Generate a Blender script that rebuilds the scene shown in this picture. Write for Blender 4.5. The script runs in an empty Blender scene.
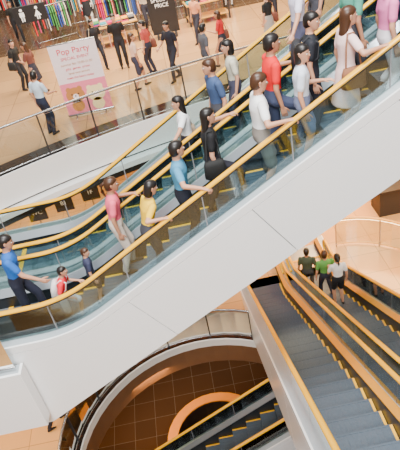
import bpy, math, random
import numpy as np
from mathutils import Vector, Matrix
random.seed(7)
S=bpy.context.scene
COL=S.collection
# ------------------------------------------------------------------ materials
MATS={}
def mat(name,color,rough=.5,metal=0.0,noise=0.06,scale=6.0,bump=0.0,emit=0.0,spec=0.5):
    if name in MATS: return MATS[name]
    m=bpy.data.materials.new(name); m.use_nodes=True
    nt=m.node_tree; b=nt.nodes['Principled BSDF']
    tc=nt.nodes.new('ShaderNodeTexCoord'); nz=nt.nodes.new('ShaderNodeTexNoise')
    nz.inputs['Scale'].default_value=scale; nz.inputs['Detail'].default_value=3
    nt.links.new(tc.outputs['Object'],nz.inputs['Vector'])
    mr=nt.nodes.new('ShaderNodeMixRGB'); 
    c=color
    mr.inputs[1].default_value=(c[0]*(1-noise),c[1]*(1-noise),c[2]*(1-noise),1)
    mr.inputs[2].default_value=(min(1,c[0]*(1+noise)),min(1,c[1]*(1+noise)),min(1,c[2]*(1+noise)),1)
    nt.links.new(nz.outputs['Fac'],mr.inputs[0]); nt.links.new(mr.outputs[0],b.inputs['Base Color'])
    b.inputs['Roughness'].default_value=rough; b.inputs['Metallic'].default_value=metal
    b.inputs['Specular IOR Level'].default_value=spec
    if bump>0:
        bp=nt.nodes.new('ShaderNodeBump'); bp.inputs['Strength'].default_value=bump
        nt.links.new(nz.outputs['Fac'],bp.inputs['Height']); nt.links.new(bp.outputs[0],b.inputs['Normal'])
    if emit>0:
        nt.links.new(mr.outputs[0],b.inputs['Emission Color']); b.inputs['Emission Strength'].default_value=emit
    MATS[name]=m; return m
def tilemat(name,c1,c2,rough,size,mortar=0.006,mc=(.25,.2,.15)):
    m=bpy.data.materials.new(name); m.use_nodes=True; nt=m.node_tree; b=nt.nodes['Principled BSDF']
    tc=nt.nodes.new('ShaderNodeTexCoord'); br=nt.nodes.new('ShaderNodeTexBrick')
    br.offset=0; br.inputs['Scale'].default_value=1; br.inputs['Brick Width'].default_value=size; br.inputs['Row Height'].default_value=size
    br.inputs['Mortar Size'].default_value=mortar
    br.inputs['Color1'].default_value=(*c1,1); br.inputs['Color2'].default_value=(*c2,1); br.inputs['Mortar'].default_value=(*mc,1)
    nt.links.new(tc.outputs['Object'],br.inputs['Vector']); nt.links.new(br.outputs['Color'],b.inputs['Base Color'])
    b.inputs['Roughness'].default_value=rough
    MATS[name]=m; return m
def glassmat(name,tint,refl=1.0):
    m=bpy.data.materials.new(name); m.use_nodes=True; nt=m.node_tree
    nt.nodes.remove(nt.nodes['Principled BSDF']); out=nt.nodes['Material Output']
    t=nt.nodes.new('ShaderNodeBsdfTransparent'); t.inputs[0].default_value=(*tint,1)
    g=nt.nodes.new('ShaderNodeBsdfGlossy'); g.inputs['Roughness'].default_value=.04; g.inputs[0].default_value=(.95,1,1,1)
    fr=nt.nodes.new('ShaderNodeFresnel'); fr.inputs[0].default_value=1.45
    mu=nt.nodes.new('ShaderNodeMath'); mu.operation='MULTIPLY'; mu.inputs[1].default_value=refl; mu.use_clamp=True
    mx=nt.nodes.new('ShaderNodeMixShader')
    nt.links.new(fr.outputs[0],mu.inputs[0]); nt.links.new(mu.outputs[0],mx.inputs[0])
    nt.links.new(t.outputs[0],mx.inputs[1]); nt.links.new(g.outputs[0],mx.inputs[2]); nt.links.new(mx.outputs[0],out.inputs[0])
    MATS[name]=m; return m
M_white=mat('white_cladding',(.95,.95,.945),.25,0,.012,2)
M_seam=mat('seam_dark',(.25,.25,.26),.6)
M_rail=mat('handrail_yellow',(1.0,.50,.008),.22,0,.03)
M_deck=mat('deck_metal',(.34,.38,.41),.3,.6,.05)
M_deckw=mat('deck_grey',(.45,.50,.53),.3,.1,.03)
M_warmrefl=mat('deck_warm_reflection',(.95,.52,.06),.3,.4,.05)  # gold tone paints reflected warm light into the inner deck colour
M_skirt=mat('skirt_dark',(.02,.024,.028),.35,.4,.1)
M_step=mat('step_metal',(.085,.115,.15),.40,.2,.2,30,.1)
M_riser=mat('step_riser',(.02,.03,.04),.45,.2,.15,30)
M_yel=mat('step_yellow',(1.0,.50,.0),.5)
M_glass=glassmat('balustrade_glass',(.78,.885,.89),1.8)
M_glass2=glassmat('clear_glass',(.88,.92,.92),1.6)
M_glass3=glassmat('smoked_glass',(.40,.43,.43),.8)
M_steel=mat('steel',(.40,.40,.40),.25,.9,.05)
M_dsteel=mat('dark_steel',(.05,.05,.055),.4,.5,.1)
M_black=mat('black_plastic',(.012,.012,.014),.4)
M_fascia=mat('fascia',(.78,.77,.74),.45,0,.03,2)
M_brown=mat('brown_panel',(.16,.075,.035),.35,0,.1,4)
M_floor=tilemat('floor_tiles',(.56,.32,.145),(.48,.27,.12),.12,1.2,.010,(.26,.15,.07))
M_floor2=tilemat('floor_lower_tiles',(.72,.40,.15),(.64,.35,.13),.16,.9,.010,(.36,.20,.08))
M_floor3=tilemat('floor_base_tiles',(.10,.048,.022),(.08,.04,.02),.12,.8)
M_shopfl=tilemat('floor_shop_tiles',(.13,.075,.04),(.11,.06,.03),.2,.5)
M_border=mat('dark_granite',(.022,.015,.012),.12,0,.3,20)
M_wallw=mat('warm_wall',(.80,.42,.15),.6,0,.05)
M_walld=mat('dark_wall',(.03,.022,.018),.6,0,.1)
M_orange=mat('orange_panel',(.95,.34,.04),.5,0,.05)
M_wood=mat('wood_rail',(.80,.42,.08),.3,0,.15,15)
# ------------------------------------------------------------------ mesh builder
class MB:
    def __init__(s): s.v=[]; s.f=[]; s.m=[]; s.mats=[]; s.sm=[]
    def mi(s,m):
        if m not in s.mats: s.mats.append(m)
        return s.mats.index(m)
    def add(s,vs,fs,m,smooth=False):
        o=len(s.v); s.v+= [tuple(p) for p in vs]; i=s.mi(m)
        for f in fs: s.f.append(tuple(o+k for k in f)); s.m.append(i); s.sm.append(smooth)
    def box(s,lo,hi,m,T=None):
        x0,y0,z0=lo;x1,y1,z1=hi
        vs=[(x0,y0,z0),(x1,y0,z0),(x1,y1,z0),(x0,y1,z0),(x0,y0,z1),(x1,y0,z1),(x1,y1,z1),(x0,y1,z1)]
        if T: vs=[T(*p) for p in vs]
        s.add(vs,[(0,3,2,1),(4,5,6,7),(0,1,5,4),(1,2,6,5),(2,3,7,6),(3,0,4,7)],m)
    def loft(s,rings,m,smooth=True,caps=True):
        n=len(rings[0]); vs=[p for r in rings for p in r]; fs=[]
        for i in range(len(rings)-1):
            for j in range(n):
                k=(j+1)%n; fs.append((i*n+j,i*n+k,(i+1)*n+k,(i+1)*n+j))
        if caps:
            fs.append(tuple(range(n-1,-1,-1))); b=(len(rings)-1)*n; fs.append(tuple(b+j for j in range(n)))
        s.add(vs,fs,m,smooth)
    def tube(s,pts,rad,m,n=8,asp=1.0,ref=None,caps=True,rnd=True):
        pts=[Vector(p) for p in pts]
        if not hasattr(rad,'__len__'): rad=[rad]*len(pts)
        rings=[]
        R=Vector(ref) if ref else None
        def ring(c,t,r):
            nonlocal R
            if R is None: R=Vector((0,0,1)) if abs(t.z)<.9 else Vector((1,0,0))
            a=(R-t*R.dot(t))
            if a.length<1e-4: a=Vector((0,1,0))-t*t.y
            a.normalize(); b=t.cross(a)
            return [c+a*(math.cos(2*math.pi*j/n)*r*asp)+b*(math.sin(2*math.pi*j/n)*r) for j in range(n)]
        N=len(pts)
        for i in range(N):
            if i==0: t=pts[1]-pts[0]
            elif i==N-1: t=pts[-1]-pts[-2]
            else: t=(pts[i]-pts[i-1]).normalized()+(pts[i+1]-pts[i]).normalized()
            t.normalize()
            if i==0 and rnd:
                rings.append(ring(pts[0]-t*rad[0]*.85,t,rad[0]*.45)); rings.append(ring(pts[0]-t*rad[0]*.5,t,rad[0]*.85))
            rings.append(ring(pts[i],t,rad[i]))
            if i==N-1 and rnd:
                rings.append(ring(pts[-1]+t*rad[-1]*.5,t,rad[-1]*.85)); rings.append(ring(pts[-1]+t*rad[-1]*.85,t,rad[-1]*.45))
        s.loft(rings,m,True,caps)
    def poly_extrude(s,poly,v0,v1,m,T):
        n=len(poly); vs=[T(a,v0,z) for a,z in poly]+[T(a,v1,z) for a,z in poly]
        fs=[tuple(range(n)),tuple(range(2*n-1,n-1,-1))]+[(i,(i+1)%n+0,(i+1)%n+n,i+n)[::-1] for i in range(n)]
        s.add(vs,fs,m)
    def obj(s,name,parent=None,autofix=False):
        me=bpy.data.meshes.new(name); me.from_pydata(s.v,[],s.f)
        for m in s.mats: me.materials.append(m)
        me.polygons.foreach_set('material_index',s.m); me.polygons.foreach_set('use_smooth',s.sm)
        me.update()
        if autofix:
            import bmesh
            bm=bmesh.new(); bm.from_mesh(me); bmesh.ops.recalc_face_normals(bm,faces=bm.faces[:]); bm.to_mesh(me); bm.free()
        o=bpy.data.objects.new(name,me); COL.objects.link(o)
        if parent: o.parent=parent
        return o
def empty(name):
    e=bpy.data.objects.new(name,None); COL.objects.link(e); return e
# ------------------------------------------------------------------ escalator
SL=math.tan(math.radians(30))
def zline(s,H):
    L=H/SL
    def one(s):
        if s<-.5: return 0
        if s<.5: return SL*(s+.5)**2/2
        return SL*s
    if s<L/2: return one(s)
    return H-one(L-s)
def stepz(s,H): return zline(math.floor(s/.4)*.4+ .0,H)
def frange(a,b,d):
    n=max(1,int(round((b-a)/d))); return [a+(b-a)*i/n for i in range(n+1)]
def escalator(name,O,D,Lv,H,units,eb=1.6,et=1.6,land=-1.45,outer=(None,None),seamstep=1.9,seam0=.9,inner=None,decktop=None):
    O=Vector(O);D=Vector(D);Lv=Vector(Lv)
    inner=inner or M_deck; decktop=decktop or M_deckw
    T=lambda s,v,z:O+D*s+Lv*v+Vector((0,0,z))
    root=empty(name); L=H/SL
    deck=.32; v0,v1=outer
    mb=MB()
    for vc in units:
        s=-math.floor(eb/.4)*.4; zp=zline(s,H)
        while s<L+et:
            z=zline(s,H)
            for (a,b,zz,m) in ((vc-.5,vc+.5,0,M_step),):
                mb.add([T(s,a,z),T(s+.4,a,z),T(s+.4,b,z),T(s,b,z)],[(0,1,2,3)],m)
            if z-zp>.001: 
                mb.add([T(s,vc-.5,zp),T(s,vc+.5,zp),T(s,vc+.5,z),T(s,vc-.5,z)],[(0,1,2,3)],M_riser)
                for a in (vc-.495,vc+.455):
                    mb.box((s+.01,a,z),(s+.39,a+.04,z+.004),M_yel,T)
                for q in range(1,12):
                    a=vc-.5+q/12
                    mb.box((s+.005,a-.008,z),(s+.395,a+.008,z+.006),M_step,T)
                mb.box((s,vc-.45,z),(s+.03,vc+.45,z+.005),M_step,T)
            zp=z; s+=.4
        for a,b in ((-eb-1.0,-1.2),(L+.9,L+et+1.0)):
            zz=zline(a if a<0 else b,H)
            mb.box((a,vc-.5,zz),(b,vc+.5,zz+.012),M_deck,T)
            mb.box(((b-.08) if a<0 else a,vc-.5,zz+.012),((b) if a<0 else a+.08,vc+.5,zz+.018),M_yel,T)
    mb.obj('steps',root)
    ss=frange(-eb-1.0,-.8,.6)[:-1]+frange(-.8,.8,.1)[:-1]+frange(.8,L-.8,.8)[:-1]+frange(L-.8,L+.8,.1)[:-1]+frange(L+.8,L+et+1.0,.6)
    def band(mb,ss,f0,f1,va,vb,m):
        rings=[[T(s,va,f0(s)),T(s,vb,f0(s)),T(s,vb,f1(s)),T(s,va,f1(s))] for s in ss]
        mb.loft(rings,m,False)
    mb=MB()
    Z=lambda h:(lambda s:zline(s,H)+h)
    for vc in units:
        for sg in (-1,1):
            a=vc+sg*.505;b=vc+sg*.53
            band(mb,ss,Z(-.3),Z(.22),a,b,M_skirt)
            rings=[[T(s,vc+sg*.505,zline(s,H)+.20),T(s,vc+sg*.61,zline(s,H)+.20),T(s,vc+sg*.61,zline(s,H)+deck),T(s,vc+sg*.60,zline(s,H)+deck),T(s,vc+sg*.505,zline(s,H)+.225)] for s in ss]
            mb.loft(rings,inner,False)
            e=vc+sg*.775
            band(mb,ss,Z(.20),Z(deck),vc+sg*.61,e,decktop)
    mb.obj('decks',root,True)
    gl=MB(); hr=MB(); jn=MB()
    sb=-eb; st=L+et; rh=.85; rr=.24
    for vc in units:
        for sg in (-1,1):
            v=vc+sg*.625
            cuts=frange(sb,st,1.25)
            for i in range(len(cuts)-1):
                a=cuts[i]+.008;b=cuts[i+1]-.008
                sl=[a]+[q for q in ss if a<q<b]+[b]
                band(gl,sl,Z(deck-.02),Z(rh-.02),v-.005,v+.005,M_glass)
                if i: band(jn,[cuts[i]-.008,cuts[i]+.008],Z(deck),Z(rh-.03),v-.004,v+.004,M_seam)
            for (c,d) in ((sb,-1),(st,1)):
                zc=zline(c,H)+rh-rr
                arc=[(c+d*rr*math.sin(t),zc+rr*math.cos(t)-.02) for t in [math.pi*k/10 for k in range(11)]]
                gl.poly_extrude(arc+[(c,zc-rr)],v-.005,v+.005,M_glass,T)
            path=[]
            zc=zline(sb,H)+rh-rr
            path.append((sb+.5,zc-rr))
            path+=[(sb-rr*math.sin(t),zc-rr*math.cos(t)) for t in [math.pi*k/10 for k in range(11)]]
            path+=[(s,zline(s,H)+rh) for s in ss if sb+.1<s<st-.1]
            zc=zline(st,H)+rh-rr
            path+=[(st+rr*math.sin(t),zc+rr*math.cos(t)) for t in [math.pi*k/10 for k in range(11)]]
            path.append((st-.5,zc-rr))
            rings=[]
            for i,(s,z) in enumerate(path):
                p0=path[max(0,i-1)];p1=path[min(len(path)-1,i+1)]
                t=Vector((p1[0]-p0[0],p1[1]-p0[1])).normalized(); n=(-t.y,t.x)
                ring=[]
                for k in range(10):
                    an=2*math.pi*k/10; cv=.045*math.cos(an); cn=.028*math.sin(an)
                    ring.append(T(s+n[0]*cn,v+cv,z+n[1]*cn))
                rings.append(ring)
            hr.loft(rings,M_rail)
            band(jn,[q for q in ss if sb<q<st],Z(rh-.05),Z(rh-.022),v-.018,v+.018,M_skirt)
    gl.obj('glass_panels',root,True); hr.obj('handrails',root,True); jn.obj('rail_guides',root,True)
    cl=MB(); bz=lambda s:min(max(SL*s-.94,land),H-1.2)
    if v0 is None: v0=min(units)-.775
    if v1 is None: v1=max(units)+.775
    s_a=-eb-1.0; s_b=L+et+1.0
    cs=sorted(set(ss+[(land+.94)/SL,(H-.26)/SL]))
    band(cl,cs,lambda s:bz(s)+.02,lambda s:zline(s,H)-.32 if zline(s,H)-.32>bz(s)+.03 else bz(s)+.05,v0+.03,v1-.03,M_seam)
    band(cl,cs,lambda s:zline(s,H)-.35,lambda s:zline(s,H)+deck-.02,v0+.012,v0+.05,M_seam)
    band(cl,cs,lambda s:zline(s,H)-.35,lambda s:zline(s,H)+deck-.02,v1-.05,v1-.012,M_seam)
    band(cl,cs,lambda s:bz(s)+.0,lambda s:bz(s)+.02,v0+.01,v1-.01,M_white)
    tops=[s_a,s_a+1.0] if s_a+1.0<-1.3 else [s_a]
    q=seam0
    while q<L-.6: tops.append(q); q+=seamstep
    tops+=[L+1.0,s_b]
    sh=lambda s: s if s<-.6 or s>L+.5 else s+.54
    for i in range(len(tops)-1):
        a,b=tops[i],tops[i+1]; g=.006
        tp=[x for x in cs if a+g<x<b-g]; tp=[a+g]+tp+[b-g]
        A,B=sh(a)+g,sh(b)-g
        bt=[x for x in cs if A<x<B]; bt=[A]+bt+[B]
        poly=[(x,bz(x)) for x in bt]+[(x,zline(x,H)+deck-.13) for x in reversed(tp)]
        cl.poly_extrude(poly,v0-.012,v0+.02,M_white,T); cl.poly_extrude(poly,v1-.02,v1+.012,M_white,T)
    band(cl,ss,Z(deck-.12),Z(deck+.004),v0-.012,v0+.02,M_white)
    band(cl,ss,Z(deck-.12),Z(deck+.004),v1-.02,v1+.012,M_white)
    cl.obj('truss_cladding',root,True)
    return root
HM=6.0; X0=-2.1
escalator('escalator',(X0,8.32-.8,0),(1,0,0),(0,1,0),HM,[-.8,.8],eb=2.7,et=1.6)
EX=2.33
escalator('escalator',(EX,12.6,-6),(0,-1,0),(1,0,0),6.0,[-.75,.75],eb=.9,et=1.2,land=-1.0,inner=M_warmrefl)
escalator('escalator',(-8.7,8.55,-12),(1,0,0),(0,1,0),6.0,[0],eb=1.2,et=.6,land=-1.0)
# ------------------------------------------------------------------ floors
def yE(x):
    x=min(x,4.3); return 13.75+.26*x-.03*x*x
def slab(name,quads,z0,z1,m):
    mb=MB()
    for q in quads:
        n=len(q); vs=[(x,y,z1) for x,y in q]+[(x,y,z0) for x,y in q]
        mb.add(vs,[tuple(range(n)),tuple(range(2*n-1,n-1,-1))]+[(i,i+n,(i+1)%n+n,(i+1)%n) for i in range(n)],m)
    return mb.obj(name,None,True)
xs=frange(-5.0,9,.35)
quads=[[(xs[i],yE(xs[i])),(xs[i+1],yE(xs[i+1])),(xs[i+1],34),(xs[i],34)] for i in range(len(xs)-1)]
quads+=[[(-18,-2),(-5.72,-2),(-5.72,34),(-18,34)],[(-5.72,9.15),(-5.0,9.15),(-5.0,34),(-5.72,34)],[(9,-2),(18,-2),(18,34),(9,34)],[(-5.72,-2),(9,-2),(9,0.0),(-5.72,0.0)]]
slab('floor',quads,-.4,0,M_floor)
slab('floor_shop',[[(-9,22.2),(6,22.2),(6,32.9),(-9,32.9)]],0.0,.008,M_shopfl)
mb=MB()
def ribbon(mb,xs,o0,o1,z0,z1,m):
    rings=[[(x,yE(x)+o0,z0),(x,yE(x)+o1,z0),(x,yE(x)+o1,z1),(x,yE(x)+o0,z1)] for x in xs]
    mb.loft(rings,m,False)
ribbon(mb,xs,-.04,.0,-.75,.03,M_fascia)
ribbon(mb,xs,-.30,.0,-.95,-.80,M_fascia)
ribbon(mb,xs,0,.25,-1.25,-.401,M_walld)
mb.obj('trim_1',None,True)
mb=MB(); ribbon(mb,xs,.01,.75,.0,.006,M_border); mb.obj('trim_2',None,True)
mb=MB(); mb.box((-5.72,5.68,-1.2),(-2.96,5.72,0.02),M_white); mb.box((-3.0,5.72,-1.2),(-2.96,5.90,.02),M_white); mb.box((-5.72,5.72,-1.2),(-3.0,5.9,-1.16),M_white); mb.box((-5.72,5.72,-.02),(-3.0,5.9,.0),M_deckw); mb.obj('trim_3')
slab('ceiling',[[(-18,15.2),(18,15.2),(18,30),(-18,30)]],-1.3,-1.2,M_wallw)
cx,cy,R=-.8,8.0,3.3
qs=[];n=48
def outer(a):
    c,s=math.cos(a),math.sin(a); k=min(abs((18)/(c+1e-9)),abs((16.)/(s+1e-9))); return (c*k,s*k+8)
for i in range(n):
    a,b=2*math.pi*i/n,2*math.pi*(i+1)/n
    pa=(cx+R*math.cos(a),cy+R*math.sin(a));pb=(cx+R*math.cos(b),cy+R*math.sin(b))
    qs.append([pa,pb,outer(b),outer(a)])
slab('floor_lower',qs,-6.4,-6,M_floor2)
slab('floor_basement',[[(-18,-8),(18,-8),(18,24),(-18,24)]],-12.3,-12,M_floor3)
mb=MB(); rings=[]
for z0,z1,mm,o in ((-6.22,-5.97,M_fascia,.04),(-6.9,-6.22,M_brown,.02)):
    rings=[]
    for i in range(n+1):
        a=2*math.pi*i/n;c,s=math.cos(a),math.sin(a)
        rings.append([(cx+(R-o)*c,cy+(R-o)*s,z0),(cx+R*c,cy+R*s,z0),(cx+R*c,cy+R*s,z1),(cx+(R-o)*c,cy+(R-o)*s,z1)])
    mb.loft(rings,mm,False,False)
rings=[]
for i in range(n+1):
    a=2*math.pi*i/n;c,s=math.cos(a),math.sin(a)
    rings.append([(cx+r*c,cy+r*s,z) for r,z in ((R,-5.999),(R+.4,-5.999),(R+.4,-5.994),(R,-5.994))])
mb.loft(rings,M_border,False,False)
mb.obj('trim_4',None,True)
def wall(name,lo,hi,m):
    mb=MB(); mb.box(lo,hi,m); return mb.obj(name)
wall('wall_back',(-18,33,0),(18,33.2,6),M_walld)
wall('wall_lower_back',(-18,22.5,-6),(18,22.7,-1.3),M_wallw)
# ------------------------------------------------------------------ curved balustrades
def balustrade(name,pts,z,h=1.1,railm=None,post=1.2,gm=None,railr=.03,postm=None):
    root=empty(name); P=[Vector((x,y,z)) for x,y in pts]
    railm=railm or M_steel; gm=gm or M_glass2; postm=postm or M_steel
    g=MB(); r=MB(); p=MB(); acc=post; up=Vector((0,0,1))
    for i in range(len(P)-1):
        a,b=P[i],P[i+1]; d=(b-a); t=d.normalized(); nrm=Vector((-t.y,t.x,0))*.006
        g.add([a+nrm+up*.08,b+nrm+up*.08,b+nrm+up*(h-.06),a+nrm+up*(h-.06),a-nrm+up*.08,b-nrm+up*.08,b-nrm+up*(h-.06),a-nrm+up*(h-.06)],[(0,1,2,3),(7,6,5,4),(3,2,6,7),(0,4,5,1)],gm,False)
        acc+=d.length
        if acc>=post or i==len(P)-2:
            acc=0; n2=Vector((-t.y,t.x,0))
            vs=[]
            for zz in (0,h-.02):
                for (u,w) in ((-.014,-.035),(.014,-.035),(.014,.035),(-.014,.035)):
                    vs.append(a+t*u+n2*w+up*zz)
            p.add(vs,[(0,3,2,1),(4,5,6,7),(0,1,5,4),(1,2,6,5),(2,3,7,6),(3,0,4,7)],postm)
            p.tube([a+n2*-.05+up*.01,a+n2*-.05+up*.09],.02,postm,6)
    r.tube([q+up*h for q in P],railr,railm,10)
    r.tube([q+up*.07 for q in P],.018,railm,6)
    g.obj('glass',root); r.obj('rail',root); p.obj('posts',root); return root
balustrade('glass_balustrade',[(x,yE(x)+.07) for x in frange(-5.6,4.2,.3)],0,1.1,post=1.15,postm=M_dsteel)
balustrade('glass_balustrade',[(cx+(R+.1)*math.cos(a),cy+(R+.1)*math.sin(a)) for a in frange(math.radians(62),math.radians(298),.12)],-6,1.05,railm=M_steel,post=.9,railr=.035,postm=M_dsteel,gm=M_glass3)
balustrade('glass_balustrade',[(x,5.8) for x in frange(-5.7,-3.05,.4)],0,.75,post=1.3)
balustrade('glass_balustrade',[(4.25+.9*math.sin(a)*3,14.2-3.6*(1-math.cos(a))) for a in frange(0,1.5,.12)],-6,1.05,railm=M_wood,post=1.1,railr=.04)
# ------------------------------------------------------------------ people
def ik(a,c,l1,l2,hint):
    a,c=Vector(a),Vector(c); d=c-a; L=d.length
    if L>(l1+l2)*.995: c=a+d.normalized()*(l1+l2)*.995; d=c-a; L=d.length
    x=(l1*l1-l2*l2+L*L)/(2*L); h=math.sqrt(max(0,l1*l1-x*x)); u=d/L
    hv=Vector(hint); hv=hv-u*hv.dot(u)
    if hv.length<1e-4: hv=Vector((0,0,1))
    hv.normalize(); return a+u*x+hv*h, c
M_manq=mat('mannequin_white',(.7,.66,.62),.4,0,.02)
SKIN=[mat('skin_a',(.62,.31,.19),.5,0,.04),mat('skin_b',(.50,.23,.13),.5,0,.04),M_manq]
M_hairb=mat('hair_black',(.012,.009,.008),.4,0,.3,60); M_hairn=mat('hair_brown',(.06,.024,.01),.4,0,.3,60); M_hairl=mat('hair_auburn',(.14,.055,.02),.4,0,.3,60)
M_eye=mat('eye_dark',(.02,.015,.01),.2); M_eyew=mat('eye_white',(.8,.78,.75),.3); M_lip=mat('lips',(.50,.12,.10),.5)
def cmat(c,kind='cloth'):
    n='%s_%02d%02d%02d'%(kind,int(c[0]*99),int(c[1]*99),int(c[2]*99))
    c=tuple(x**1.35 for x in c)
    return mat(n,c,.8,0,.12,14,.1)
def hand(mb,wrist,d,palmn,skin,curl,k,side):
    d=Vector(d).normalized(); nrm=Vector(palmn); nrm=(nrm-d*nrm.dot(d)).normalized(); w=d.cross(nrm)*side
    W=Vector(wrist); 
    rings=[]
    for (u,hw,ht) in ((-.02,.022,.016),(.01,.028,.015),(.05,.040,.014),(.085,.040,.012),(.095,.034,.008)):
        c=W+d*u*k
        rings.append([c+w*(math.cos(t)*hw*k)+nrm*(math.sin(t)*ht*k) for t in [2*math.pi*j/10 for j in range(10)]])
    mb.loft(rings,skin)
    for i,(off,ln) in enumerate(((.028,.072),(.010,.080),(-.009,.074),(-.027,.058))):
        p=W+d*.085*k+w*off*k; dirv=d.copy(); pts=[p]; ang=0
        for sg,f in enumerate((.45,.32,.23)):
            ang+=curl*(.5+.12*i if sg==0 else .6)
            dirv=d*math.cos(ang)-nrm*math.sin(ang)+w*(off*1.5)
            p=p+dirv.normalized()*ln*f*k; pts.append(p)
        mb.tube(pts,[.0088*k,.0082*k,.0074*k,.006*k],skin,6)
    p=W+d*.025*k+w*.026*k; pts=[p]
    for ln,aw in ((.035,.9),(.03,.55),(.022,.25)):
        dv=(d+w*aw-nrm*curl*.35).normalized(); p=p+dv*ln*k; pts.append(p)
    mb.tube(pts,[.012*k,.0105*k,.009*k,.007*k],skin,6)
def person(name,x,y,yaw,ground=0.0,h=1.7,top=(.8,.8,.8),bot=(.05,.05,.08),shoes=(.05,.04,.04),skin=0,hair='short',hairc=0,
           bottom='pants',sleeve='short',female=False,feet=None,handL=None,handR=None,lean=0.03,headyaw=0,nod=0,bag=None,vox=.016,curlL=.5,curlR=.5):
    k=h/1.7; fw=Vector((math.cos(yaw),math.sin(yaw),0)); rt=Vector((math.sin(yaw),-math.cos(yaw),0))
    gf=ground if callable(ground) else (lambda X,Y:ground)
    g0=gf(x,y); org=Vector((x,y,g0))
    def W2L(p):
        p=Vector(p)-org; return Vector((p.dot(rt),p.dot(fw),p.z))/k
    sk=SKIN[skin]; mt=cmat(top); mbm=cmat(bot); msh=cmat(shoes,'leather'); mh=(M_hairb,M_hairn,M_hairl,M_manq)[hairc]
    feet=feet or ((-.10,.05),(.10,-.05))
    fp=[]
    for (fx,fy) in feet:
        wx=org+rt*fx*k+fw*fy*k; gz=gf(wx.x,wx.y)-g0
        fp.append(Vector((fx,fy,gz/k+.075)))
    hw=.085
    pz=.93
    for _ in range(40):
        ok=all((Vector((sx*hw,0,pz-.03))-f).length<.825 for sx,f in zip((-1,1),fp))
        if ok: break
        pz-=.01
    dz=pz-.93
    LN=lambda z:(z-.93)*lean*1.0
    P=lambda a,b,c:Vector((a,b+LN(c),c+dz))
    B=MB(); prims=[]
    def limb(pts,rad,lab,n=10,asp=1.0,ref=None):
        B.tube(pts,rad,M_black,n,asp,ref)
        for i in range(len(pts)-1): prims.append((Vector(pts[i]),Vector(pts[i+1]),rad[i],rad[i+1],lab))
    sw=.158 if female else .178
    tr=[(.83,.10,.085),(.88,.155,.11),(.94,.165 if not female else .17,.115),(1.03,.145 if not female else .13,.10),(1.10,.145 if not female else .128,.098),(1.20,.158 if not female else .142,.108),(1.28,.168 if not female else .15,.118),(1.35,sw,.10),(1.395,sw*.85,.082),(1.43,.085,.062),(1.455,.056,.054),(1.50,.052,.054),(1.55,.05,.05)]
    rings=[]
    for z,rx,ry in tr:
        rings.append([P(math.cos(t)*rx,math.sin(t)*ry,z) for t in [2*math.pi*j/16 for j in range(16)]])
    B.loft(rings,M_black)
    prims.append((P(-.05,0,1.32),P(.05,0,1.32),.13,.13,1)); prims.append((P(0,0,1.30),P(0,0,1.02),.145,.14,1))
    prims.append((P(0,0,.99),P(0,0,.90),.15,.15,2 if bottom!='dress' else 1))
    prims.append((P(0,0,1.445),P(0,0,1.55),.056,.05,0))
    for i,sx in enumerate((-1,1)):
        hip=P(sx*hw,0,.90); an=fp[i]
        knee,an=ik(hip,an,.42,.425,(sx*.05,1,0))
        if bottom=='pants':
            limb([hip,knee],[.092,.066],2); limb([knee,an+Vector((0,0,.03))],[.066,.054],2)
        elif bottom=='shorts':
            mid=hip.lerp(knee,.85); limb([hip,mid],[.094,.085],2); limb([mid,knee],[.06,.052],0)
            c=knee.lerp(an,.3); limb([knee,c],[.052,.054],0); limb([c,an],[.054,.036],0)
        else:
            limb([hip,knee],[.08,.052],0); c=knee.lerp(an,.3); limb([knee,c],[.05,.052],0); limb([c,an],[.052,.034],0)
        a0=an+Vector((0,-.045,-.038)); a1=an+Vector((0,.06,-.042)); a2=an+Vector((sx*.01,.155,-.048))
        limb([a0,a1,a2],[.037,.036,.026],3,8,1.0)
    if bottom in('skirt','dress'):
        hem=.50 if bottom=='skirt' else .48
        r=[]
        for z,rx,ry in ((1.0,.135,.10),(.92,.17,.125),(.75,.19,.15),(hem+.02,.215,.185),(hem,.21,.18)):
            r.append([P(math.cos(t)*rx,math.sin(t)*ry,z) for t in [2*math.pi*j/16 for j in range(16)]])
        B.loft(r,M_black); prims.append((P(0,0,.95),P(0,0,hem+.12),.14,.2,2 if bottom=='skirt' else 1))
    hands=[]
    for i,(sx,ht) in enumerate(((-1,handL),(1,handR))):
        sh=P(sx*(sw+.005),0,1.365)
        if ht is None: tgt=P(sx*(sw+.075),.03,.86)
        elif len(ht)==4: tgt=P(*ht[:3])
        else: tgt=W2L(ht)
        el,wr=ik(sh,tgt,.275,.245,(sx*.5,-1,-.35))
        d=(wr-el).normalized()
        m1=sh.lerp(el,.62)
        if sleeve=='short':
            limb([sh,m1],[.060,.056],1); limb([m1,el],[.040,.037],0); limb([el,wr],[.037,.026],0)
        elif sleeve=='none':
            limb([sh,el],[.046,.036],0); limb([el,wr],[.036,.025],0)
        else:
            limb([sh,el],[.058,.048],1); limb([el,el.lerp(wr,.93)],[.047,.036],1); limb([el,wr],[.03,.026],0)
        hands.append((wr,d,i,sx))
    hc=P(0,.025,1.588); hm=Matrix.Rotation(-headyaw,3,'Z')@Matrix.Rotation(-nod,3,'X')
    Hd=lambda a,b,c:hc+hm@Vector((a,b,c))
    def hr(rows,n=16): return [[Hd(math.cos(t)*rx,math.sin(t)*ry+yo,z) for t in [2*math.pi*j/n for j in range(n)]] for z,rx,ry,yo in rows]
    B.loft(hr([(-.112,.022,.026,.048),(-.098,.042,.048,.038),(-.065,.058,.074,.018),(-.02,.070,.088,.006),(.02,.075,.095,0),(.06,.071,.091,-.003),(.09,.053,.07,-.005),(.108,.025,.035,-.005)]),M_black)
    B.tube([Hd(0,.088,.012),Hd(0,.108,-.022)],[.010,.014],M_black,8)
    for sx in(-1,1): B.tube([Hd(sx*.074,-.005,-.022),Hd(sx*.078,-.010,.02)],[.012,.016],M_black,8)
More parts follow.
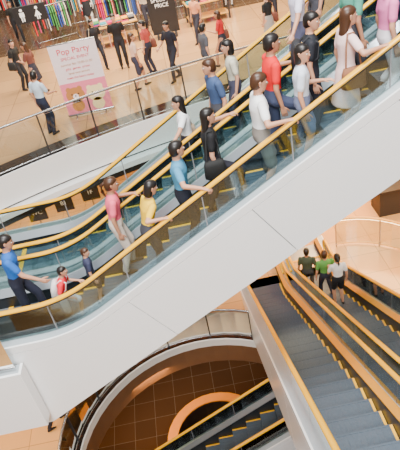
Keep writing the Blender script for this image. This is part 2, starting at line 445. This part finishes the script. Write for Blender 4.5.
    prims.append((hc+Vector((0,0,-.05)),hc+Vector((0,0,.04)),.09,.09,0))
    tmp=B.obj('tmp_body',None,True)
    md=tmp.modifiers.new('r','REMESH'); md.mode='VOXEL'; md.voxel_size=vox
    m2=tmp.modifiers.new('s','SMOOTH'); m2.factor=.5; m2.iterations=2
    dg=bpy.context.evaluated_depsgraph_get(); dg.update()
    me=bpy.data.meshes.new_from_object(tmp.evaluated_get(dg))
    bpy.data.objects.remove(tmp)
    nv=len(me.vertices); co=np.empty(nv*3); me.vertices.foreach_get('co',co); co=co.reshape(-1,3)
    nf=len(me.polygons)
    fc=np.empty(nf*3); me.polygons.foreach_get('center',fc); fc=fc.reshape(-1,3)
    best=np.full(nf,1e9); lab=np.zeros(nf,int)
    for a,b,ra,rb,l in prims:
        a=np.array(a);b=np.array(b);d=b-a;L=max(1e-9,float(d@d)); t=np.clip(((fc-a)@d)/L,0,1)
        dist=np.linalg.norm(fc-(a+t[:,None]*d),axis=1)-(ra+(rb-ra)*t)
        u=dist<best; best[u]=dist[u]; lab[u]=l
    F=MB(); ms=[sk,mt,mbm,msh]
    faces=[tuple(p.vertices) for p in me.polygons]
    for m in ms: F.mi(m)
    idx=[F.mats.index(m) for m in ms]
    F.v=[tuple(p) for p in co]; F.f=faces; F.m=[idx[int(l)] for l in lab]; F.sm=[True]*nf
    bpy.data.meshes.remove(me)
    if skin!=2:
        for sx in(-1,1):
            F.tube([Hd(sx*.030-.008,.0845,.006),Hd(sx*.030+.008,.0845,.006)],[.008,.008],M_eyew,8)
            F.tube([Hd(sx*.030-.002,.090,.006),Hd(sx*.030+.002,.090,.006)],[.0055,.0055],M_eye,6)
            F.tube([Hd(sx*.018,.092,.027),Hd(sx*.042,.084,.028)],[.004,.003],mh,5)
        F.tube([Hd(-.02,.088,-.056),Hd(0,.094,-.057),Hd(.02,.088,-.056)],[.004,.0065,.004],M_lip,6)
    rows=[(-.075,.050,.050,-.045),(-.045,.074,.074,-.036),(0,.081,.086,-.026),(.035,.084,.094,-.017),(.065,.081,.100,-.004),(.098,.062,.080,-.004),(.122,.028,.04,-.005)]
    if hair=='long': rows=[(-.30,.065,.022,-.088),(-.27,.082,.034,-.086),(-.2,.086,.045,-.075),(-.12,.083,.055,-.058)]+rows[1:]
    if hair=='bob': rows=[(-.13,.075,.050,-.045),(-.12,.088,.062,-.044)]+rows[1:]
    if skin!=2: F.loft(hr(rows),mh)
    if hair=='tail':
        F.tube([Hd(0,-.10,.05),Hd(0,-.15,.02),Hd(0,-.155,-.08),Hd(0,-.13,-.17)],[.022,.03,.027,.01],mh,8)
    if hair=='bun': F.tube([Hd(0,-.10,.05),Hd(0,-.135,.06)],[.035,.035],mh,8)
    for wr,d,i,sx in hands:
        curl=(curlL,curlR)[i]
        pn=Vector((sx*1.0,0,.1)) if d.z<-.6 else Vector((0,0,1))
        w=d.cross((pn-d*pn.dot(d)).normalized())
        want=Vector((0,1,0)) if d.z<-.6 else Vector((-sx,0,0))
        hand(F,wr,d,pn,sk,curl,1.0,1 if w.dot(want)>0 else -1)
    if bag:
        mbg=cmat(bag[1],'bag')
        if bag[0]=='shoulder':
            sx=bag[2]; c=P(sx*(sw+.10),-.02,.93)
            rg=[]
            for z,a,b in ((-.15,.04,.13),(-.13,.055,.16),(.05,.05,.15),(.12,.03,.13)):
                rg.append([c+Vector((math.copysign(abs(math.cos(t))**.6,math.cos(t))*a,math.copysign(abs(math.sin(t))**.6,math.sin(t))*b,z)) for t in [2*math.pi*j/14 for j in range(14)]])
            F.loft(rg,mbg)
            F.tube([c+Vector((0,.1,.1)),P(sx*(sw+.03),.07,1.25),P(sx*(sw-.03),.03,1.425),P(sx*(sw-.03),-.05,1.42),P(sx*(sw+.03),-.09,1.25),c+Vector((0,-.1,.1))],.011,mbg,6)
        elif bag[0]=='back':
            rg=[]
            for z,a,b in ((.98,.10,.05),(1.0,.14,.075),(1.2,.145,.085),(1.34,.12,.06),(1.38,.07,.03)):
                rg.append([P(math.copysign(abs(math.cos(t))**.6,math.cos(t))*a,-.17+math.copysign(abs(math.sin(t))**.6,math.sin(t))*b,z) for t in [2*math.pi*j/14 for j in range(14)]])
            F.loft(rg,mbg)
            for sx in(-1,1): F.tube([P(sx*.09,-.12,1.34),P(sx*.10,-.02,1.43),P(sx*.11,.10,1.34),P(sx*.12,.09,1.15),P(sx*.12,-.10,1.03)],.016,mbg,6)
    F.v=[tuple(org+rt*p[0]*k+fw*p[1]*k+Vector((0,0,p[2]*k))) for p in F.v]
    o=F.obj(name,None,True)
    o.data.transform(Matrix.Translation(-org)); o.location=org
    return o
WALK=((-.09,.22),(.09,-.20)); STEP2=((-.10,-.12),(.10,.28)); ST=((-.10,.02),(.10,-.02)); WIDE=((-.14,.08),(.13,-.06))
gm=lambda X,Y: stepz(X-X0,HM)
def rail(X,Y): return (X,Y,zline(X-X0,HM)+.90)
YN0,YN1,YF0,YF1=6.095,7.345,7.695,8.945
v=.013
person('man',-2.86,6.72,0.15,gm,1.74,top=(.04,.22,.60),bot=(.04,.045,.08),feet=WALK,lean=.10,handR=(.25,.36,.98,0),nod=.2,vox=v)
person('child',-2.22,6.50,0.0,gm,1.15,top=(.90,.03,.08),bot=(.75,.75,.78),feet=WALK,bottom='shorts',handL=(-.2,.35,1.1,0),handR=(.22,.2,1.0,0),vox=.011,lean=.25,bag=('back',(.85,.80,.78)))
person('child',-1.80,6.85,0.3,gm,1.05,top=(.08,.09,.16),bot=(.06,.06,.08),feet=ST,bottom='shorts',vox=.011,headyaw=.5,hairc=1)
person('woman',-1.22,7.0,0.1,gm,1.66,top=(.98,.22,.32),bot=(.78,.68,.60),feet=WIDE,female=True,hair='tail',handL=rail(-.90,YN1),curlL=1.0,vox=v,lean=.12,skin=1,hairc=1)
person('woman',-.72,6.42,0.35,gm,1.54,top=(1.0,.66,.04),bot=(.10,.10,.12),feet=WIDE,female=True,hair='bob',hairc=0,handR=rail(-.45,YN0),curlR=1.0,vox=v,lean=.28,nod=.3)
person('man',-.14,6.65,-.1,gm,1.72,top=(.14,.40,.58),bot=(.03,.035,.06),feet=ST,handR=rail(.12,YN0),curlR=1.0,vox=v,headyaw=-.4)
person('woman',.36,6.98,0.1,gm,1.70,top=(.02,.02,.025),bot=(.03,.03,.05),feet=STEP2,female=True,hair='long',handL=rail(.72,YN1),vox=v,curlL=1.0,bag=('shoulder',(.03,.03,.03),1))
person('man',1.02,6.50,0.05,gm,1.76,top=(.95,.95,.96),bot=(.36,.33,.30),feet=WIDE,handR=rail(1.30,YN0),curlR=1.0,vox=v,nod=.15,hairc=1,bottom='shorts')
person('man',1.32,7.0,0.1,gm,1.80,top=(.85,.02,.03),bot=(.10,.12,.2),feet=STEP2,handL=rail(1.70,YN1),curlL=1.0,vox=v,skin=1)
person('woman',1.56,6.42,-.2,gm,1.56,top=(.75,.80,.88),bot=(.25,.28,.40),feet=ST,female=True,bottom='shorts',hair='bob',vox=v,handL=(-.1,.3,1.15,0),headyaw=.5)
person('man',1.86,7.05,-.2,gm,1.72,top=(.03,.035,.05),bot=(.04,.04,.06),feet=ST,vox=v,bag=('back',(.05,.05,.06)),headyaw=.4)
person('woman',2.14,6.45,0.1,gm,1.64,top=(.95,.72,.70),bot=(.8,.72,.72),feet=ST,female=True,bottom='dress',hair='long',hairc=1,handR=rail(2.45,YN0),curlR=1.0,vox=v,bag=('shoulder',(.35,.18,.1),1))
person('man',2.42,7.05,.1,gm,1.70,top=(.15,.45,.35),bot=(.1,.1,.12),feet=ST,vox=v,hairc=0,skin=1)
person('woman',2.70,6.6,0.0,gm,1.66,top=(.85,.30,.55),bot=(.75,.72,.75),feet=ST,female=True,hair='tail',vox=v,headyaw=-.5,hairc=1)
person('man',3.06,6.95,0.0,gm,1.74,top=(.8,.8,.85),bot=(.08,.1,.2),feet=ST,vox=v)
person('woman',.10,8.40,math.pi,gm,1.66,top=(.95,.95,.96),bot=(.06,.06,.09),feet=((-.10,-.12),(.10,.28)),female=True,hair='long',handL=rail(-.2,YF0),curlL=1.0,vox=v,bag=('shoulder',(.5,.4,.3),1))
person('man',.66,8.15,math.pi+.3,gm,1.72,top=(.10,.16,.30),bot=(.12,.12,.14),feet=ST,vox=v,headyaw=.3,hairc=1)
person('woman',1.02,8.55,math.pi,gm,1.58,top=(.70,.66,.55),bot=(.1,.1,.15),feet=ST,female=True,hair='bob',vox=v)
person('man',2.05,8.3,math.pi,gm,1.72,top=(.80,.76,.88),bot=(.2,.2,.3),feet=ST,handL=rail(1.75,YF0),curlL=1.0,vox=v)
person('man',2.42,8.6,math.pi,gm,1.76,top=(.85,.25,.12),bot=(.1,.1,.12),feet=ST,vox=v)
person('woman',2.85,8.2,math.pi,gm,1.64,top=(.95,.50,.58),bot=(.1,.1,.15),feet=ST,female=True,bottom='skirt',hair='long',hairc=1,vox=v)
g2=lambda X,Y: -6+stepz(12.6-Y,6.0)
h2=math.pi/2
person('man',2.78,12.2,h2-.3,g2,1.70,top=(.12,.15,.10),bot=(.1,.1,.1),feet=ST,skin=1)
person('man',3.10,11.45,h2,g2,1.72,top=(.20,.46,.14),bot=(.06,.06,.09),feet=WIDE,headyaw=.4,hairc=1)
person('woman',3.16,10.5,h2,g2,1.64,top=(.95,.93,.92),bot=(.03,.03,.04),feet=ST,female=True,bottom='shorts',hair='tail',handL=(-.15,.3,1.1,0))
F=[('woman',-4.55,17.9,-.5,(.03,.03,.03),(.04,.04,.05),'long','pants'),
('woman',-4.0,17.3,2.8,(.24,.10,.08),(.05,.05,.08),'long','skirt'),
('man',-3.30,13.95,.9,(.66,.74,.80),(.04,.05,.09),'short','pants'),
('woman',-2.05,18.4,-1.2,(.03,.03,.04),(.03,.03,.05),'bob','pants'),
('man',-1.30,18.0,-1.5,(.02,.02,.03),(.03,.03,.04),'short','pants'),
('woman',-.83,15.9,.4,(.85,.60,.46),(.08,.08,.12),'long','shorts'),
('woman',-.42,16.9,2.6,(.55,.12,.10),(.05,.05,.08),'tail','pants'),
('man',.25,16.0,-2.4,(.03,.03,.05),(.04,.04,.06),'short','pants'),
('man',1.10,14.95,.3,(.16,.16,.18),(.12,.12,.14),'short','shorts'),
('woman',1.75,16.3,2.8,(.65,.04,.05),(.05,.05,.07),'bob','skirt'),
('man',-.3,21.4,-1.2,(.6,.50,.40),(.05,.05,.08),'short','pants'),
('woman',1.3,19.0,-2.4,(.80,.42,.25),(.06,.06,.09),'long','pants'),
('woman',3.3,17.0,2.2,(.03,.03,.03),(.5,.45,.4),'tail','skirt'),
('woman',-5.6,24.0,-1.2,(.03,.03,.03),(.03,.03,.04),'long','pants'),
('man',3.9,19.2,-1.8,(.5,.52,.6),(.04,.04,.06),'short','pants')]
for i,(nm,x,y,yw,tp,bt,hr_,bo) in enumerate(F):
    kw={}
    if i%3==0: kw['bag']=('shoulder',random.choice([(.3,.12,.08),(.05,.05,.05),(.6,.5,.35)]),1)
    if i%4==1: kw['handL']=(-.12,.30,1.15,0)
    if i%5==2: kw['handR']=(.16,.32,1.05,0)
    person(nm,x,y,yw,0,1.72 if nm=='man' else 1.62,top=tp,bot=bt,hair=hr_,bottom=bo,female=nm=='woman',feet=WALK if i%2 else ST,vox=.018,skin=i%2,hairc=(0,1,0,0)[i%4],headyaw=random.uniform(-.5,.5),**kw)
for (nm,x,y,yw,tp,bt,hr_,bo) in [('man',-4.75,9.5,.5,(.03,.03,.04),(.05,.05,.07),'short','pants'),('woman',-4.5,10.2,-.6,(.35,.12,.10),(.05,.05,.07),'long','pants')]:
    person(nm,x,y,yw,-6,1.68,top=tp,bot=bt,hair=hr_,bottom=bo,female=nm=='woman',feet=WALK,vox=.018)
for x,y,tp,bt,bo in ((-2.6,23.6,(.7,.05,.1),(.03,.03,.04),'skirt'),(.6,22.6,(.05,.1,.3),(.6,.5,.4),'pants'),(2.9,22.6,(.75,.7,.6),(.1,.1,.12),'dress'),(-4.4,25.3,(.04,.04,.05),(.04,.04,.05),'pants'),(-.9,25.9,(.8,.4,.05),(.05,.05,.1),'skirt')):
    person('mannequin',x,y,-1.4,0.008,1.8,top=tp,bot=bt,bottom=bo,skin=2,hairc=3,female=True,vox=.02)
# ------------------------------------------------------------------ props
def text(body,size,m,loc,rot,parent,name='lettering'):
    c=bpy.data.curves.new(name,'FONT'); c.body=body; c.size=size; c.align_x='CENTER'; c.align_y='CENTER'; c.extrude=.002
    o=bpy.data.objects.new(name,c); COL.objects.link(o); o.rotation_euler=rot; o.location=loc; c.materials.append(m); o.parent=parent; return o
M_pwhite=mat('poster_white',(.88,.70,.68),.5,0,.02); M_ppink=mat('poster_pink',(.85,.20,.28),.5,0,.03); M_pred=mat('poster_red',(.70,.01,.04),.5)
M_bear=mat('poster_bear',(.50,.20,.05),.5); M_cream=mat('poster_cream',(.9,.70,.35),.5); M_txtw=mat('text_white',(.9,.9,.9),.5)
pr=empty('poster_stand')
mb=MB(); px,py=-2.28,14.78; W=.62; PH=1.98
mb.box((px-W,py,.05),(px+W,py+.02,PH),M_pwhite); mb.box((px-W,py-.004,.05),(px+W,py-.001,.95),M_ppink)
mb.tube([(px-W,py+.01,PH+.01),(px+W,py+.01,PH+.01)],.018,M_steel,8)
mb.tube([(px-W,py+.01,.05),(px+W,py+.01,.05)],.035,M_steel,8)
for sx in(-.4,.4): mb.tube([(px+sx,py-.2,.02),(px+sx,py+.22,.02)],.018,M_steel,6)
mb.tube([(px,py+.04,.05),(px,py+.04,PH-.02)],.012,M_steel,6)
def disc(mb,c,r,m,y,sx=1,n=20):
    vs=[(c[0]+math.cos(2*math.pi*j/n)*r*sx,y,c[1]+math.sin(2*math.pi*j/n)*r) for j in range(n)]
    mb.add(vs,[tuple(range(n))],m)
for bx,bzz,mm in ((px-.28,.60,M_bear),(px+.27,.56,M_cream)):
    y=py-.006
    disc(mb,(bx-.15,bzz+.17),.07,mm,y); disc(mb,(bx+.15,bzz+.17),.07,mm,y); disc(mb,(bx,bzz),.22,mm,y-.001,1.15)
    disc(mb,(bx,bzz-.30),.17,mm,y-.001); disc(mb,(bx,bzz-.04),.08,M_pwhite,y-.002); 
    for sx in(-.09,.09): disc(mb,(bx+sx,bzz+.03),.022,M_black,y-.003)
    disc(mb,(bx,bzz-.02),.02,M_black,y-.003)
mb.obj('banner',pr)
RX=(math.pi/2,0,0)
text('Pop Party',.22,M_pred,(px,py-.006,1.78),RX,pr); text('SPECIAL EVENT',.11,M_pred,(px,py-.006,1.59),RX,pr)
for i,tx in enumerate(('summer fair 10:00-21:00','gifts  games  prizes','level two atrium','meet the bears today')): text(tx,.085,M_pred if i%2 else M_bear,(px,py-.006,1.44-i*.12),RX,pr)
rs=empty('restroom_sign'); mb=MB(); sx0,sy,sz=-4.1,20.0,1.78
mb.box((sx0-.55,sy,sz-.27),(sx0+.55,sy+.12,sz+.27),M_black)
for q in(-.4,.4): mb.tube([(sx0+q,sy+.06,sz+.27),(sx0+q,sy+.06,5.8)],.012,M_steel,6)
for q,w in((-.27,0),(.25,1)):
    disc(mb,(sx0+q,sz+.16),.05,M_txtw,sy-.003)
    if w: mb.add([(sx0+q,sy-.003,sz+.1),(sx0+q-.12,sy-.003,sz-.1),(sx0+q+.12,sy-.003,sz-.1)],[(0,1,2)],M_txtw)
    else: mb.box((sx0+q-.08,sy-.004,sz-.06),(sx0+q+.08,sy-.002,sz+.09),M_txtw)
    for u in(-.035,.035): mb.box((sx0+q+u-.02,sy-.004,sz-.21),(sx0+q+u+.02,sy-.002,sz-.05),M_txtw)
mb.obj('sign_box',rs)
sp=empty('sale_sign'); mb=MB(); mb.box((-.2,20.3,.15),(.75,20.36,1.75),M_black)
for q in(-.05,.6): mb.box((q-.04,20.1,0),(q+.04,20.6,.15),M_dsteel)
mb.obj('panel',sp); text('SPECIAL\nPRICE',.19,M_txtw,(.275,20.29,1.2),RX,sp)
pal=[(.02,.02,.03),(.75,.04,.05),(.75,.68,.6),(.06,.14,.45),(.12,.38,.14),(.9,.50,.05),(.65,.06,.26),(.25,.25,.28),(.04,.04,.05),(.9,.35,.30),(.10,.40,.5)]
def rack(x,y,yaw,w=1.6):
    mb=MB(); c,s=math.cos(yaw),math.sin(yaw); T=lambda a,b,z:(x+a*c-b*s,y+a*s+b*c,z)
    for q in(-w/2,w/2):
        mb.tube([T(q,0,.03),T(q,0,1.4)],.016,M_steel,6); mb.tube([T(q,-.25,.03),T(q,.25,.03)],.018,M_steel,6)
    mb.tube([T(-w/2,0,1.4),T(w/2,0,1.4)],.016,M_steel,6); mb.tube([T(-w/2,0,.15),T(w/2,0,.15)],.01,M_steel,6)
    q=-w/2+.08
    while q<w/2-.05:
        m=cmat(random.choice(pal)); ln=random.uniform(.6,.85)
        rg=[[T(q+a,b*wd,z) for a,b in ((-.02,-1),(.02,-1),(.02,1),(-.02,1))] for wd,z in ((.05,1.36),(.20,1.28),(.24,1.15),(.19,1.1),(.2,1.3-ln),(.19,1.29-ln))]
        mb.loft(rg,m,False); mb.tube([T(q,0,1.36),T(q,0,1.42)],.005,M_steel,5); q+=random.uniform(.06,.1)
    mb.obj('clothes_rack',None,True)
def table(x,y,yaw,w=1.6,d=.8):
    mb=MB(); c,s=math.cos(yaw),math.sin(yaw); T=lambda a,b,z:Vector((x+a*c-b*s,y+a*s+b*c,z))
    mb.box((-w/2,-d/2,.72),(w/2,d/2,.77),M_wood,T); mb.box((-w/2+.05,-d/2+.05,.2),(w/2-.05,d/2-.05,.23),M_wood,T)
    for a in(-1,1):
        for b in(-1,1): mb.box((a*(w/2-.06)-.03,b*(d/2-.06)-.03,0),(a*(w/2-.06)+.03,b*(d/2-.06)+.03,.72),M_dsteel,T)
    for i in range(6):
        for j in range(2):
            a=-w/2+.16+i*(w-.32)/5;b=-.18+j*.36; z=.77
            for q in range(random.randint(2,5)):
                m=cmat(random.choice(pal)); o=random.uniform(-.012,.012)
                mb.box((a-.11+o,b-.15,z),(a+.11+o,b+.15,z+.032),m,T); z+=.035
    mb.obj('clothes_display_table',None,True)
for x,y,w in ((-3.6,24.4,0),(-1.7,24.9,.1),(-4.9,26.4,0),(-2.9,27.0,0),(-.2,23.6,0),(1.6,23.6,.1),(-1.0,26.8,0),(.8,26.0,0),(-6.6,28.0,0),(3.2,24.4,0),(2.7,26.2,0),(-5.6,29.5,0),(-3.2,29.4,0),(-1.2,29.6,0),(.8,28.6,0),(-8,31,0),(-6,31.4,0),(-4,31.4,0),(-2,31.6,0),(-3.9,22.7,.25),(-1.4,22.5,-.2)): rack(x,y,w)
for x,y,w in ((1.9,21.3,.1),(-1.5,20.8,.1)): table(x,y,w)
def kiosk(x,y,dark=False):
    mb=MB(); T=lambda a,b,z:(x+a,y+b,z-6); mm=M_walld if dark else M_orange
    mb.box((-1.4,-.4,0),(1.4,.4,1.0),mm,T); mb.box((-1.5,-.5,1.0),(1.5,.5,1.06),M_walld,T)
    mb.box((-1.4,.9,0),(1.4,1.1,2.2),M_orange,T); mb.box((-1.4,.75,1.2),(1.4,.9,1.25),M_walld,T); mb.box((-1.4,.75,1.6),(1.4,.9,1.65),M_walld,T)
    for i in range(12):
        q=-1.3+i*.23; mb.tube([T(q,.82,1.25),T(q,.82,1.4)],[.04,.03],cmat(random.choice(pal)),7)
    mb.obj('shop_counter',None,True)
kiosk(7.5,15.6,True); kiosk(5.2,18.6)
def lsign(x,y,t):
    e=empty('direction_sign'); mb=MB(); mb.box((x-.34,y,-5.1),(x+.34,y+.08,-4.4),M_black); mb.tube([(x,y+.04,-5.95),(x,y+.04,-5.1)],.03,M_steel,8); mb.tube([(x,y+.04,-5.98),(x,y+.04,-5.95)],.2,M_steel,12,rnd=False); mb.obj('board',e)
    text(t,.24,M_txtw,(x,y-.006,-4.75),RX,e)
lsign(-5.9,18.2,'WC'); lsign(-4.9,18.5,'B1'); lsign(-3.9,18.9,'1F')
mb=MB()
for r0,r1,z0,z1,m in ((1.5,1.7,-12,-11.0,M_walld),(1.4,1.75,-11.0,-10.94,M_orange)):
    rg=[]
    for i in range(33):
        a=2*math.pi*i/32; c,s_=math.cos(a),math.sin(a); rg.append([(-.9+r*c,11.6+r*s_,z) for r,z in ((r0,z0),(r1,z0),(r1,z1),(r0,z1))])
    mb.loft(rg,m,False,False)
mb.obj('round_counter',None,True)
# ------------------------------------------------------------------ lights
def area(name,loc,size,e,col,rot=(0,0,0)):
    l=bpy.data.lights.new(name,'AREA'); l.energy=e; l.size=size; l.color=col
    o=bpy.data.objects.new(name,l); o.location=loc; o.rotation_euler=rot; COL.objects.link(o); return o
area('overhead_fill',(0,4,17),6,5600,(1,.99,.97),rot=(math.radians(12),0,0))  # added overhead area light for soft shadows, not an actual skylight
area('overhead_fill',(-2,-9,14),6,5400,(1,.99,.97),rot=(math.radians(55),0,0))  # added fill from behind the camera to brighten the cladding front, no skylight there
area('shop_ceiling_light',(-2,19,5.5),4,1000,(1,.82,.58))
area('shop_ceiling_light',(3,20,5.5),4,1200,(1,.74,.44))
area('shop_ceiling_light',(-2,27,5.5),7,700,(1,.84,.62))
area('lower_ceiling_light',(-6,18,-1.5),4,700,(1,.74,.44))
area('lower_ceiling_light',(6,17.5,-1.5),4,1200,(1,.64,.30))
area('lower_ceiling_light',(-6.5,9,-1.7),3,320,(1,.74,.44))
area('lower_ceiling_light',(8,11,-1.0),3,650,(1,.66,.32))
area('basement_light',(-3,11.8,-6.6),2.5,350,(1,.64,.30))
w=bpy.data.worlds.new('World'); S.world=w; w.use_nodes=True
w.node_tree.nodes['Background'].inputs[0].default_value=(.92,.95,1,1); w.node_tree.nodes['Background'].inputs[1].default_value=.38
# ------------------------------------------------------------------ camera
th=math.radians(35); ph=math.radians(12)
cam=bpy.data.cameras.new('camera'); co=bpy.data.objects.new('camera',cam); COL.objects.link(co)
Fv=Vector((0,math.cos(th),-math.sin(th))); Uv=Vector((0,math.sin(th),math.cos(th))); Rv=Vector((1,0,0))
U2=Uv*math.cos(ph)+Rv*math.sin(ph); R2=(Rv*math.cos(ph)-Uv*math.sin(ph))
co.matrix_world=Matrix((( R2.x,U2.x,-Fv.x,0),(R2.y,U2.y,-Fv.y,0),(R2.z,U2.z,-Fv.z,5.9),(0,0,0,1)))
cam.sensor_fit='VERTICAL'; cam.sensor_height=24; cam.lens=24*560/450
S.camera=co
